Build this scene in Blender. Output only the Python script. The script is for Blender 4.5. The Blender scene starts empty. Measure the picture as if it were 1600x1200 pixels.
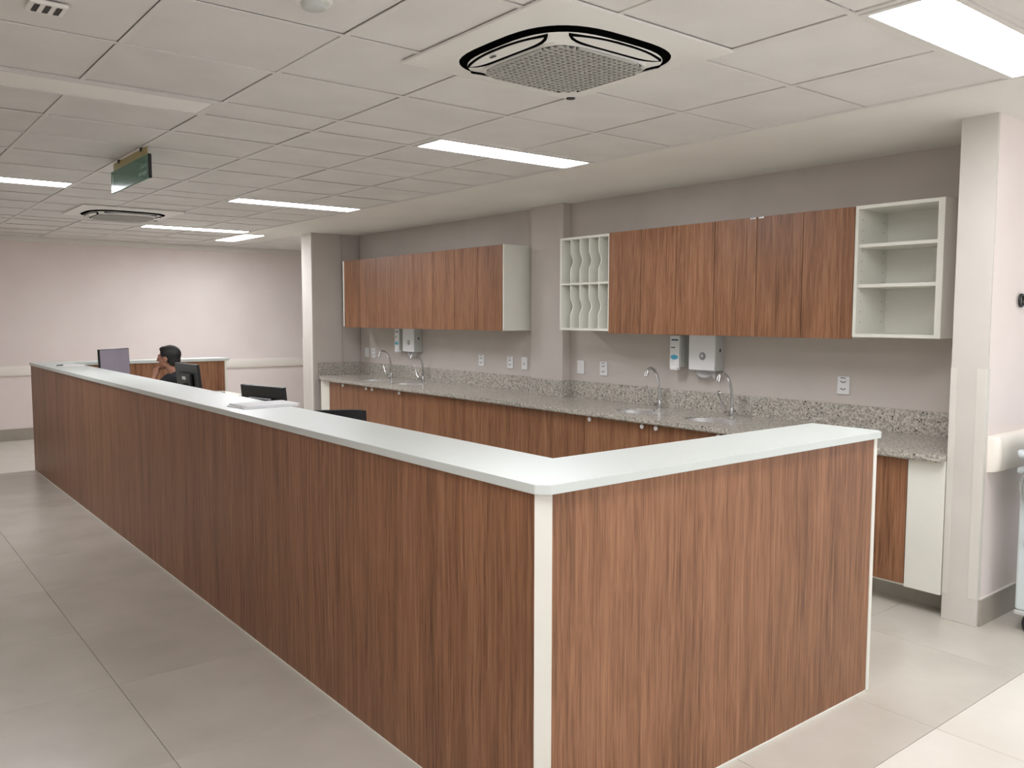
import bpy, bmesh, math, random
from mathutils import Vector, Matrix
random.seed(7)
scene = bpy.context.scene
COL = scene.collection
PI = math.pi

# ------------------------------------------------------------------ camera
CAM = Vector((-1.5049, -1.7546, 1.5690))
yaw, pitch, roll, FPX = 0.6729, -0.0796, 0.0014, 1322.9
f_ = Vector((math.sin(yaw)*math.cos(pitch), math.cos(yaw)*math.cos(pitch), math.sin(pitch)))
r_ = Vector((math.cos(yaw), -math.sin(yaw), 0)); u_ = r_.cross(f_)
r2 = math.cos(roll)*r_ + math.sin(roll)*u_; u2 = -math.sin(roll)*r_ + math.cos(roll)*u_
cd = bpy.data.cameras.new('camera'); cam = bpy.data.objects.new('camera', cd); COL.objects.link(cam)
cd.sensor_width = 36; cd.lens = FPX/1600*36; cd.clip_start = 0.05; cd.clip_end = 60
m = Matrix((r2, u2, -f_)).transposed().to_4x4(); m.translation = CAM; cam.matrix_world = m
scene.camera = cam
# ------------------------------------------------------------------ world, exposure
w = bpy.data.worlds.new('world'); scene.world = w; w.use_nodes = True
w.node_tree.nodes['Background'].inputs[0].default_value = (.94, 0.955, 1.0, 1)
w.node_tree.nodes['Background'].inputs[1].default_value = 0.78
scene.view_settings.view_transform = 'Standard'; scene.view_settings.look = 'None'
scene.view_settings.exposure = 0.5; scene.view_settings.gamma = 1.0
scene.view_settings.use_curve_mapping = False
LAMP = 24.0          # radiance of a lit ceiling panel
ROOM = dict(x0=-2.95, x1=6.0, y0=-5.0, y1=10.42)
ZC = 2.557

# ------------------------------------------------------------------ materials
def lin(c):
    return tuple(((v/255)/12.92 if v/255 <= .04045 else ((v/255+.055)/1.055)**2.4) for v in c)
def newmat(name, rough=.5, metal=0, spec=.5):
    m = bpy.data.materials.new(name); m.use_nodes = True
    nt = m.node_tree; b = nt.nodes['Principled BSDF']
    b.inputs['Roughness'].default_value = rough; b.inputs['Metallic'].default_value = metal
    b.inputs['Specular IOR Level'].default_value = spec
    return m, nt, b
def noise_mat(name, c1, c2, scale=8, rough=.5, metal=0, spec=.5, bump=0, bscale=200, detail=4, sc3=(1,1,1), rnd=True):
    m, nt, b = newmat(name, rough, metal, spec); L = nt.links.new
    tc = nt.nodes.new('ShaderNodeTexCoord'); mp = nt.nodes.new('ShaderNodeMapping'); mp.inputs['Scale'].default_value = sc3
    L(tc.outputs['Object'], mp.inputs['Vector'])
    if rnd:
        oi = nt.nodes.new('ShaderNodeObjectInfo'); mu = nt.nodes.new('ShaderNodeMath'); mu.operation = 'MULTIPLY'; mu.inputs[1].default_value = 37
        L(oi.outputs['Random'], mu.inputs[0]); L(mu.outputs[0], mp.inputs['Location'])
    n = nt.nodes.new('ShaderNodeTexNoise'); n.inputs['Scale'].default_value = scale; n.inputs['Detail'].default_value = detail
    L(mp.outputs[0], n.inputs['Vector'])
    r = nt.nodes.new('ShaderNodeValToRGB'); r.color_ramp.elements[0].position = .32; r.color_ramp.elements[1].position = .68
    r.color_ramp.elements[0].color = (*c1, 1); r.color_ramp.elements[1].color = (*c2, 1)
    L(n.outputs['Fac'], r.inputs[0]); L(r.outputs[0], b.inputs['Base Color'])
    if bump:
        n2 = nt.nodes.new('ShaderNodeTexNoise'); n2.inputs['Scale'].default_value = bscale; n2.inputs['Detail'].default_value = 3
        L(tc.outputs['Object'], n2.inputs['Vector'])
        bp = nt.nodes.new('ShaderNodeBump'); bp.inputs['Strength'].default_value = bump; bp.inputs['Distance'].default_value = .002
        L(n2.outputs['Fac'], bp.inputs['Height']); L(bp.outputs[0], b.inputs['Normal'])
    return m
def plain(name, c, rough=.5, metal=0, spec=.5, var=.04):
    c1 = tuple(v*(1-var) for v in c); c2 = tuple(min(1, v*(1+var)) for v in c)
    return noise_mat(name, c1, c2, 6, rough, metal, spec)
def emit_mat(name, c, s):
    m, nt, b = newmat(name, .4); b.inputs['Base Color'].default_value = (.8, .8, .8, 1)
    b.inputs['Emission Color'].default_value = (*c, 1); b.inputs['Emission Strength'].default_value = s
    return m
def wood_mat(name, dark, mid, light, rough=.42):
    m, nt, b = newmat(name, rough, 0, .4); L = nt.links.new; N = nt.nodes.new
    tc = N('ShaderNodeTexCoord'); oi = N('ShaderNodeObjectInfo')
    cmb = N('ShaderNodeCombineXYZ')
    for i, k in enumerate((31.0, 17.0, 23.0)):
        mu = N('ShaderNodeMath'); mu.operation = 'MULTIPLY'; mu.inputs[1].default_value = k; L(oi.outputs['Random'], mu.inputs[0]); L(mu.outputs[0], cmb.inputs[i])
    add = N('ShaderNodeVectorMath'); add.operation = 'ADD'; L(tc.outputs['Object'], add.inputs[0]); L(cmb.outputs[0], add.inputs[1])
    # gentle wander of the grain with height
    wn = N('ShaderNodeTexNoise'); wn.inputs['Scale'].default_value = 2.2; wn.inputs['Detail'].default_value = 2; L(add.outputs[0], wn.inputs['Vector'])
    ws = N('ShaderNodeVectorMath'); ws.operation = 'SCALE'; ws.inputs['Scale'].default_value = .022; L(wn.outputs['Color'], ws.inputs[0])
    ad2 = N('ShaderNodeVectorMath'); ad2.operation = 'ADD'; L(add.outputs[0], ad2.inputs[0]); L(ws.outputs[0], ad2.inputs[1])
    def layer(sc, scale, det):
        mp = N('ShaderNodeMapping'); mp.inputs['Scale'].default_value = sc; L(ad2.outputs[0], mp.inputs['Vector'])
        n = N('ShaderNodeTexNoise'); n.inputs['Scale'].default_value = scale; n.inputs['Detail'].default_value = det; n.inputs['Roughness'].default_value = .6
        L(mp.outputs[0], n.inputs['Vector']); return n
    a = layer((1, 1, .05), 13, 4); c = layer((1, 1, .03), 75, 4); e = layer((1, 1, .02), 240, 2)
    def mix(x, y, f):
        q = N('ShaderNodeMix'); q.inputs[0].default_value = f; L(x, q.inputs[2]); L(y, q.inputs[3]); return q.outputs[0]
    v = mix(mix(a.outputs['Fac'], c.outputs['Fac'], .55), e.outputs['Fac'], .35)
    r = N('ShaderNodeValToRGB'); els = r.color_ramp.elements
    els[0].position = .37; els[0].color = (*dark, 1); els[1].position = .63; els[1].color = (*light, 1)
    k = els.new(.5); k.color = (*mid, 1)
    L(v, r.inputs[0]); L(r.outputs[0], b.inputs['Base Color'])
    bp = N('ShaderNodeBump'); bp.inputs['Strength'].default_value = .06; bp.inputs['Distance'].default_value = .001
    L(c.outputs['Fac'], bp.inputs['Height']); L(bp.outputs[0], b.inputs['Normal'])
    return m
def granite_mat(name):
    m, nt, b = newmat(name, .16, 0, .5); L = nt.links.new; N = nt.nodes.new
    tc = N('ShaderNodeTexCoord')
    n = N('ShaderNodeTexNoise'); n.inputs['Scale'].default_value = 70; n.inputs['Detail'].default_value = 5; n.inputs['Roughness'].default_value = .7
    L(tc.outputs['Object'], n.inputs['Vector'])
    r = N('ShaderNodeValToRGB'); e = r.color_ramp.elements
    e[0].position = .33; e[0].color = (*lin((120, 115, 107)), 1); e[1].position = .66; e[1].color = (*lin((216, 210, 199)), 1)
    L(n.outputs['Fac'], r.inputs[0])
    v = N('ShaderNodeTexVoronoi'); v.inputs['Scale'].default_value = 62; L(tc.outputs['Object'], v.inputs['Vector'])
    n2 = N('ShaderNodeTexNoise'); n2.inputs['Scale'].default_value = 38; n2.inputs['Detail'].default_value = 2; L(tc.outputs['Object'], n2.inputs['Vector'])
    r1 = N('ShaderNodeValToRGB'); r1.color_ramp.elements[0].position = .30; r1.color_ramp.elements[1].position = .38
    r1.color_ramp.elements[0].color = (1, 1, 1, 1); r1.color_ramp.elements[1].color = (0, 0, 0, 1); L(v.outputs['Distance'], r1.inputs[0])
    r2_ = N('ShaderNodeValToRGB'); r2_.color_ramp.elements[0].position = .56; r2_.color_ramp.elements[1].position = .63; L(n2.outputs['Fac'], r2_.inputs[0])
    mu = N('ShaderNodeMath'); mu.operation = 'MULTIPLY'; L(r1.outputs[0], mu.inputs[0]); L(r2_.outputs[0], mu.inputs[1])
    mx = N('ShaderNodeMix'); mx.data_type = 'RGBA'; L(mu.outputs[0], mx.inputs[0]); L(r.outputs[0], mx.inputs[6]); mx.inputs[7].default_value = (*lin((62, 54, 50)), 1)
    L(mx.outputs[2], b.inputs['Base Color'])
    return m
M = {}
M['wood'] = wood_mat('wood_laminate', lin((97, 64, 42)), lin((141, 97, 68)), lin((169, 123, 91)))
M['granite'] = granite_mat('granite')
M['white_lam'] = plain('white_laminate', lin((233, 232, 222)), .38, var=.01)
M['white_top'] = plain('white_countertop', lin((209, 215, 210)), .33, var=.01)
M['white_plastic'] = plain('white_plastic', lin((232, 232, 232)), .35, var=.01)
M['grey_plastic'] = plain('pale_grey_plastic', lin((196, 198, 194)), .4, var=.02)
M['dark'] = plain('dark_grey', lin((38, 38, 40)), .5)
M['black'] = plain('black_plastic', lin((22, 22, 24)), .42)
M['void'] = plain('matte_black', (.004, .004, .004), 1, 0, 0)
M['black_fabric'] = noise_mat('black_fabric', lin((18, 18, 20)), lin((30, 30, 33)), 60, .85, bump=.4, bscale=500)
M['chrome'] = plain('chrome', (.60, .60, .61), .16, 1, var=.01)
M['steel'] = plain('brushed_steel', (.84, .84, .84), .34, 1, var=.03)
M['ceil_tile'] = noise_mat('mineral_ceiling_tile', lin((222, 219, 215)), lin((230, 227, 223)), 3, .9, spec=.2, bump=.35, bscale=260)
M['tbar'] = plain('white_grid_bar', lin((224, 221, 216)), .5, var=.01)
M['plaster'] = noise_mat('white_plaster', lin((234, 230, 223)), lin((238, 235, 228)), 2, .8, spec=.2, bump=.05)
M['plenum'] = plain('plenum_board', lin((120, 114, 108)), .9)
M['taupe'] = noise_mat('taupe_wall_paint', lin((196, 188, 181)), lin((201, 193, 186)), 3, .75, spec=.25, bump=.12, bscale=180)
M['cream'] = noise_mat('cream_wall_paint', lin((209, 204, 196)), lin((214, 209, 201)), 3, .7, spec=.25, bump=.1, bscale=180)
M['pink'] = noise_mat('pale_pink_wall_paint', lin((236, 225, 220)), lin((241, 231, 226)), 2, .75, spec=.25, bump=.1, bscale=180)
M['guard'] = plain('corner_guard_vinyl', lin((218, 214, 205)), .45, var=.01)
M['rail'] = plain('cream_rail_vinyl', lin((244, 238, 228)), .42, var=.01)
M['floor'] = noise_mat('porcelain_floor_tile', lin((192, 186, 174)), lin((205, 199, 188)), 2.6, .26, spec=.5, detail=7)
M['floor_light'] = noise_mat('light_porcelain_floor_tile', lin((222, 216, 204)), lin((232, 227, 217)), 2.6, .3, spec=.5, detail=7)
M['grout'] = plain('floor_grout', lin((158, 150, 139)), .9)
M['base_tile'] = noise_mat('baseboard_tile', lin((160, 152, 140)), lin((174, 167, 154)), 4, .35)
M['kick'] = plain('grey_plinth', lin((176, 172, 162)), .5)
M['lamp_on'] = emit_mat('lit_diffuser', (.945, .955, 1), LAMP)
M['lamp_off'] = plain('unlit_diffuser', lin((248, 245, 239)), .5, var=.01)
M['ac'] = plain('ac_white_plastic', lin((236, 234, 228)), .4, var=.01)
M['grille_dark'] = plain('ac_grille_filter', lin((66, 65, 62)), .8)
M['grille_bar'] = plain('ac_grille_bar', lin((186, 184, 178)), .5, var=.01)
M['sign_green'] = plain('green_acrylic', lin((30, 108, 80)), .14, spec=.25, var=.05)
M['sign_gold'] = plain('gold_strip', lin((168, 152, 96)), .4, var=.04)
M['sign_text'] = plain('pale_lettering', lin((150, 176, 164)), .4)
M['skin'] = noise_mat('skin', lin((150, 104, 82)), lin((166, 118, 95)), 10, .55)
M['hair'] = noise_mat('black_hair', lin((12, 11, 11)), lin((26, 24, 23)), 60, .6)
M['shirt'] = noise_mat('black_shirt', lin((16, 17, 22)), lin((26, 27, 33)), 20, .85)
M['trouser'] = noise_mat('dark_trousers', lin((28, 30, 40)), lin((38, 40, 50)), 20, .9)
M['screen'] = plain('monitor_screen', lin((128, 120, 132)), .18, var=.05)
_b = M['screen'].node_tree.nodes['Principled BSDF']; _b.inputs['Emission Color'].default_value = (.62, .56, .68, 1); _b.inputs['Emission Strength'].default_value = .08
M['paper'] = plain('white_paper', lin((236, 236, 238)), .7, var=.01)
M['blue'] = plain('blue_print', lin((84, 176, 206)), .4)
M['navy'] = plain('navy_print', lin((24, 66, 92)), .4)
M['ink'] = plain('grey_ink', lin((92, 90, 92)), .5)
M['ink_light'] = plain('grey_print', lin((146, 146, 148)), .35)
M['cart'] = plain('pale_blue_enamel', lin((214, 224, 226)), .35, var=.01)
M['cable'] = plain('grey_cable', lin((160, 160, 156)), .5)
M['yellow'] = plain('yellow_plastic', lin((206, 168, 60)), .5)
M['bag'] = plain('clear_bag_plastic', lin((220, 218, 222)), .25)

# ------------------------------------------------------------------ helpers
WL = {}
def wloc(o): return WL.get(o.name, Vector((0, 0, 0))) if o else Vector((0, 0, 0))
def tag(o, label=None, cat=None, group=None, kind=None):
    if label: o['label'] = label
    if cat: o['category'] = cat
    if group: o['group'] = group
    if kind: o['kind'] = kind
    return o
def thing(name, label, cat, loc=(0, 0, 0), rotz=0, group=None):
    o = bpy.data.objects.new(name, None); COL.objects.link(o); o.empty_display_size = .1
    o.location = loc; o.rotation_euler = (0, 0, rotz); WL[o.name] = Vector(loc)
    return tag(o, label, cat, group)
def link(name, me, mat, parent=None, loc=(0, 0, 0), local=False):
    """loc is in world axes relative to the world (local=False) or to the parent (local=True)"""
    o = bpy.data.objects.new(name, me); COL.objects.link(o)
    if mat is not None:
        mm = M[mat] if isinstance(mat, str) else mat
        if not me.materials: me.materials.append(mm)
    if parent: o.parent = parent
    L = Vector(loc)
    o.location = L if (local or not parent) else L - wloc(parent)
    WL[o.name] = L if not local else wloc(parent) + L
    return o
def finish(bm, name, smooth=False):
    bmesh.ops.recalc_face_normals(bm, faces=bm.faces)
    me = bpy.data.meshes.new(name); bm.to_mesh(me); bm.free()
    if smooth:
        me.polygons.foreach_set('use_smooth', [True]*len(me.polygons))
        me.set_sharp_from_angle(angle=math.radians(35))
    return me
def add_box(bm, x0, x1, y0, y1, z0, z1, bev=0, seg=1):
    r = bmesh.ops.create_cube(bm, size=1)
    bmesh.ops.scale(bm, vec=(x1-x0, y1-y0, z1-z0), verts=r['verts'])
    bmesh.ops.translate(bm, vec=((x0+x1)/2, (y0+y1)/2, (z0+z1)/2), verts=r['verts'])
    if bev:
        vs = set(r['verts']); es = [e for e in bm.edges if e.verts[0] in vs and e.verts[1] in vs]
        bmesh.ops.bevel(bm, geom=es, offset=bev, segments=seg, affect='EDGES', profile=.5)
def box(name, x0, x1, y0, y1, z0, z1, mat, parent=None, bev=.0015, seg=1, local=False):
    c = Vector(((x0+x1)/2, (y0+y1)/2, (z0+z1)/2)); bm = bmesh.new()
    add_box(bm, x0-c.x, x1-c.x, y0-c.y, y1-c.y, z0-c.z, z1-c.z, bev, seg)
    return link(name, finish(bm, name), mat, parent, c, local)
def boxes(name, lst, mat, parent=None, bev=0, local=False, org=None):
    c = Vector(org) if org else Vector((sum(b[0]+b[1] for b in lst)/(2*len(lst)), sum(b[2]+b[3] for b in lst)/(2*len(lst)), sum(b[4]+b[5] for b in lst)/(2*len(lst))))
    bm = bmesh.new()
    for b in lst: add_box(bm, b[0]-c.x, b[1]-c.x, b[2]-c.y, b[3]-c.y, b[4]-c.z, b[5]-c.z, bev)
    return link(name, finish(bm, name), mat, parent, c, local)
def add_poly(bm, pts, z0, z1):
    lo = [bm.verts.new((p[0], p[1], z0)) for p in pts]; hi = [bm.verts.new((p[0], p[1], z1)) for p in pts]
    n = len(pts); bm.faces.new(lo); bm.faces.new(hi)
    for i in range(n): bm.faces.new((lo[i], lo[(i+1) % n], hi[(i+1) % n], hi[i]))
def prism(name, pts, z0, z1, mat, parent=None, bev=0, local=False, smooth=False):
    cx = sum(p[0] for p in pts)/len(pts); cy = sum(p[1] for p in pts)/len(pts)
    bm = bmesh.new(); add_poly(bm, [(p[0]-cx, p[1]-cy) for p in pts], z0-(z0+z1)/2, z1-(z0+z1)/2)
    if bev: bmesh.ops.bevel(bm, geom=[e for e in bm.edges], offset=bev, segments=2, affect='EDGES')
    return link(name, finish(bm, name, smooth), mat, parent, (cx, cy, (z0+z1)/2), local)
def add_tube(bm, pts, rad, seg=10, cap=True):
    pts = [Vector(p) for p in pts]; n = len(pts)
    rads = rad if isinstance(rad, (list, tuple)) else [rad]*n
    rings = []; prev = None
    for i, p in enumerate(pts):
        t = (pts[min(i+1, n-1)] - pts[max(i-1, 0)]).normalized()
        a = prev if prev is not None else (Vector((0, 0, 1)) if abs(t.z) < .9 else Vector((1, 0, 0)))
        a = (a - t*a.dot(t)); a = a.normalized() if a.length > 1e-6 else t.orthogonal().normalized()
        b = t.cross(a); prev = a
        rings.append([bm.verts.new(p + (a*math.cos(2*PI*k/seg) + b*math.sin(2*PI*k/seg))*rads[i]) for k in range(seg)])
    for i in range(n-1):
        for k in range(seg): bm.faces.new((rings[i][k], rings[i][(k+1) % seg], rings[i+1][(k+1) % seg], rings[i+1][k]))
    if cap: bm.faces.new(rings[0]); bm.faces.new(rings[-1])
def tube(name, pts, rad, mat, parent=None, seg=10, local=False):
    c = Vector(pts[0]); bm = bmesh.new(); add_tube(bm, [Vector(p)-c for p in pts], rad, seg)
    return link(name, finish(bm, name, True), mat, parent, c, local)
def add_lathe(bm, prof, seg=24, sx=1, sy=1, c=(0, 0, 0)):
    rings = []
    for r, z in prof:
        if r < 1e-6: rings.append([bm.verts.new((c[0], c[1], c[2]+z))])
        else: rings.append([bm.verts.new((c[0]+r*sx*math.cos(2*PI*k/seg), c[1]+r*sy*math.sin(2*PI*k/seg), c[2]+z)) for k in range(seg)])
    for A, B in zip(rings, rings[1:]):
        for k in range(seg):
            k2 = (k+1) % seg
            if len(A) == 1 and len(B) == 1: continue
            if len(A) == 1: bm.faces.new((A[0], B[k], B[k2]))
            elif len(B) == 1: bm.faces.new((A[k], A[k2], B[0]))
            else: bm.faces.new((A[k], A[k2], B[k2], B[k]))
def lathe(name, prof, mat, parent=None, loc=(0, 0, 0), seg=24, sx=1, sy=1, local=False, rot=None):
    bm = bmesh.new(); add_lathe(bm, prof, seg, sx, sy)
    if rot: bmesh.ops.rotate(bm, verts=bm.verts, cent=(0, 0, 0), matrix=rot)
    return link(name, finish(bm, name, True), mat, parent, loc, local)
def copy_tree(o, parent=None):
    c = o.copy(); COL.objects.link(c); c.parent = parent
    for ch in list(o.children): copy_tree(ch, c)
    return c
def superell(a, n, k=48, cx=0, cy=0):
    out = []
    for i in range(k):
        t = 2*PI*i/k; c, s = math.cos(t), math.sin(t)
        out.append((cx + a*math.copysign(abs(c)**(2/n), c), cy + a*math.copysign(abs(s)**(2/n), s)))
    return out

# ================================================================== THE SETTING
X0, X1, Y0, Y1 = ROOM['x0'], ROOM['x1'], ROOM['y0'], ROOM['y1']
XW = 3.595; XP = 2.943; YP0, YP1 = .051, .226; YL = 7.66
# floor: bed + separate tiles
floor = box('floor', X0, X1, Y0, Y1, -.08, -.004, 'grout', bev=0); tag(floor, 'grey porcelain tiled floor around the nursing counter', kind='structure'); 
PT = .784
xs = [-.64+PT*k for k in range(-4, 10)]; xs = [X0]+[x for x in xs if X0+.02 < x < X1-.02]+[X1]
ys = [2.03+PT*k for k in range(-9, 8) if 2.03+PT*k > Y0+.02 and 2.03+PT*k < 7.6]
ys = [Y0]+ys+[7.95]+[7.95+PT*k for k in range(1, 4) if 7.95+PT*k < Y1-.05]+[Y1]
cache = {}
for j in range(len(ys)-1):
    for i in range(len(xs)-1):
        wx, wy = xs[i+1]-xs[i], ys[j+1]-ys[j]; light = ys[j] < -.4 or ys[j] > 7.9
        key = (round(wx, 3), round(wy, 3), light); g = .0011
        if key not in cache:
            bm = bmesh.new(); add_box(bm, -wx/2+g, wx/2-g, -wy/2+g, wy/2-g, -.01, 0, .0006); cache[key] = finish(bm, 'tile')
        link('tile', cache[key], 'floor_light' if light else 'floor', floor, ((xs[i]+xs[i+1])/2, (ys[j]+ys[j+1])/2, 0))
# ceiling: plenum board + lay-in tiles + grid bars + smooth plaster soffit
ceil = box('ceiling', X0, X1, Y0, Y1, ZC+.06, ZC+.16, 'plenum', bev=0); tag(ceil, 'suspended grid ceiling with white lay-in tiles', kind='structure')
CX = [-2.95, -2.45, -1.85, -1.25, -.645, -.045, .555, 1.155, 1.76, 2.362]
RY = [Y0, -4.47, -3.87, -3.27, -2.96, -2.34, -1.73, -1.12, -.52, -.21, .42, 1.03, 1.62, 2.23, 2.54, 3.02, 3.55, 4.09, 4.69, 5.27, 5.58, 6.13, 6.70, 7.28, 7.95, 8.26, 8.85, 9.42, 9.95, Y1]
LIGHTS = [  # x0,x1,y0,y1,on
    (1.155, 2.362, -.52, -.21, True, 'large bright ceiling light panel above the near end of the counter'),
    (1.155, 2.362, 2.23, 2.54, True, 'lit ceiling light panel nearest the right-hand wall cupboards'),
    (-1.25, -.045, 2.23, 2.54, False, 'unlit white ceiling light panel at upper left'),
    (1.155, 2.362, 5.27, 5.58, True, 'lit ceiling light panel in front of the far wall cupboards'),
    (-1.25, -.045, 5.27, 5.58, True, 'lit ceiling light panel at the left edge beyond the green sign'),
    (1.155, 2.362, 7.95, 8.26, True, 'lit ceiling light panel beside the far air conditioner'),
    (-1.25, -.045, -.52, -.21, True, 'unseen ceiling light panel over the walkway, lit to brighten the left side'),  # out of view, switched on to brighten the left floor and long counter front
    (1.155, 2.362, -3.27, -2.96, True, 'lit ceiling light panel behind the viewer on the right'),
    (-1.25, -.045, -3.27, -2.96, True, 'lit ceiling light panel behind the viewer on the left'),
]
def in_light(xa, xb, ya, yb):
    cx, cy = (xa+xb)/2, (ya+yb)/2
    return any(l[0] < cx < l[1] and l[2] < cy < l[3] for l in LIGHTS)
XT = [2.362, 2.98, 3.585, 4.19, 4.8, 5.4, X1]
def ceil_tile(xa, xb, ya, yb):
    wx, wy = xb-xa, yb-ya; key = ('c', round(wx, 3), round(wy, 3))
    if key not in cache:
        bm = bmesh.new(); add_box(bm, -wx/2+.007, wx/2-.0122, -wy/2+.007, wy/2-.0122, .003, .018, .001); cache[key] = finish(bm, 'ceiling_tile')
    link('ceiling_tile', cache[key], 'ceil_tile', ceil, ((xa+xb)/2+random.uniform(-.002, .002), (ya+yb)/2+random.uniform(-.002, .002), ZC+random.uniform(0, .002)))
for j in range(len(RY)-1):
    for i in range(len(CX)-1):
        if not in_light(CX[i], CX[i+1], RY[j], RY[j+1]): ceil_tile(CX[i], CX[i+1], RY[j], RY[j+1])
for j in range(len(RY)-1):
    if RY[j] < 8.2: continue
    for i in range(len(XT)-1):
        if i == 0 and RY[j] < 9.4: continue
        ceil_tile(XT[i], XT[i+1], RY[j], RY[j+1])
TB = .011
for x in CX[1:-1]: box('main_runner', x-TB, x+TB, Y0, Y1, ZC-.001, ZC+.003, 'tbar', ceil, bev=0)
box('edge_angle', 2.362-.014, 2.362+.004, Y0, 8.26, ZC-.004, ZC+.02, 'tbar', ceil, bev=0)
for y in RY[1:-1]:
    for i in range(len(CX)-1):
        xa, xb = CX[i]+TB, CX[i+1]-TB
        key = ('t', round(xb-xa, 3))
        if key not in cache:
            bm = bmesh.new(); add_box(bm, -(xb-xa)/2, (xb-xa)/2, -TB, TB, -.0012, .003); cache[key] = finish(bm, 'cross_tee')
        link('cross_tee', cache[key], 'tbar', ceil, ((xa+xb)/2, y, ZC))
bm = bmesh.new(); add_box(bm, 2.366, XW+.1, YP1-.1, 8.26, ZC, ZC+.05); add_box(bm, 2.366, X1, Y0, YP1-.1, ZC, ZC+.05)
link('soffit_panel', finish(bm, 'soffit_panel'), 'plaster', ceil, (0, 0, 0))
bm = bmesh.new(); add_box(bm, XW+.1, X1, 7.9, 8.26, ZC, ZC+.05); add_box(bm, 2.7005, 2.98, 8.26, 9.42, ZC, ZC+.05); add_box(bm, 2.366, 2.3845, 8.26, 9.42, ZC, ZC+.05); add_box(bm, 2.3845, 2.7005, 8.26, 8.3195, ZC, ZC+.05)
link('soffit_panel', finish(bm, 'soffit_panel'), 'plaster', ceil, (0, 0, 0))

# walls
ZT = ZC+.05
wb = box('wall_back', XW, XW+.1, YP1, YL, 0, ZT, 'taupe', bev=0); tag(wb, 'taupe painted wall behind the sinks', kind='structure')
box('pillar', 3.499, XW, 3.81, 4.245, 0, ZT, 'taupe', wb, bev=.003)
wf = box('wall_far', X0, X1, Y1, Y1+.1, 0, ZT, 'pink', bev=0); tag(wf, 'pale pink wall at the far end', kind='structure')
for nm, a in (('wall_left', (X0-.1, X0, Y0, Y1+.1)), ('wall_outer', (X1, X1+.1, YP0, Y1+.1))):
    tag(box(nm, *a, 0, ZT, 'pink', bev=0), kind='structure')
wr = box('wall_right', XP+.02, X1, YP0, YP1-.001, 0, ZT, 'pink', bev=0); tag(wr, 'pale pink wall running right from the near pillar', kind='structure')
box('pillar_face', XP, XP+.02, YP0, YP1-.001, 0, ZT, 'cream', wr, bev=.002)
for ya, yb in ((YP1-.034, YP1-.001), (YP0, YP0+.046)):
    box('corner_guard', XP-.003, XP, ya, yb, .138, 1.312, 'guard', wr, bev=.0008)
box('corner_guard', XP-.003, XP+.03, YP0-.003, YP0, .138, 1.312, 'guard', wr, bev=.0008)
# far partition that closes the recess
wp = box('wall_partition', 3.335, XW+.1, YL+.02, 7.92, 0, ZT, 'taupe', bev=0); tag(wp, 'taupe end partition of the sink recess', kind='structure')
box('pillar', 2.96, 3.335, YL-.01, 7.92, 0, ZT, 'taupe', wp, bev=.003)
box('pillar_face', XP, 2.96, YL-.01, 7.92, 0, ZT, 'cream', wp, bev=.002)
for ya, yb in ((YL-.01, YL+.03), (7.88, 7.92)): box('corner_guard', XP-.003, XP, ya, yb, .138, 1.312, 'guard', wp, bev=.0008)
box('corner_guard', 3.34, 3.38, YL+.017, YL+.02, 1.006, 1.312, 'taupe', wp, bev=.0008)
# baseboards and crown trim
bf = box('baseboard_far', X0, X1, Y1-.012, Y1, 0, .15, 'base_tile', bev=.001); tag(bf, kind='structure')
br = box('baseboard_right', XP+.02, X1, YP0-.012, YP0, 0, .138, 'base_tile', bev=.001); tag(br, kind='structure')
box('cap_strip', XP+.02, X1, YP0-.013, YP0, .138, .146, 'cream', br, bev=.001)
tag(box('baseboard_left', X0, X0+.012, Y0, Y1-.012, 0, .15, 'base_tile', bev=.001), kind='structure')
tr = box('trim_1', X0, X1, Y1-.05, Y1, ZC-.065, ZC+.003, 'plaster', bev=.002); tag(tr, 'white crown trim along the far wall', kind='structure')

# ================================================================== CEILING FIXTURES
for x0, x1, y0, y1, on, lab in LIGHTS + [(2.385, 2.70, 8.32, 9.42, True, 'short-looking lit ceiling light panel set lengthwise by the far pillar')]:
    t = thing('ceiling_light', lab, 'ceiling light', ((x0+x1)/2, (y0+y1)/2, ZC), group='ceiling light panels')
    g = .013; fr = .022
    a, b, c, d = x0+g, x1-g, y0+g, y1-g; z0, z1 = ZC-.006, ZC+.03
    boxes('frame', [(a, b, c, c+fr, z0, z1), (a, b, d-fr, d, z0, z1), (a, a+fr, c+fr, d-fr, z0, z1), (b-fr, b, c+fr, d-fr, z0, z1)], 'tbar', t)
    box('diffuser', a+fr, b-fr, c+fr, d-fr, ZC-.003, ZC+.02, 'lamp_on' if on else 'lamp_off', t, bev=0)

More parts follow.
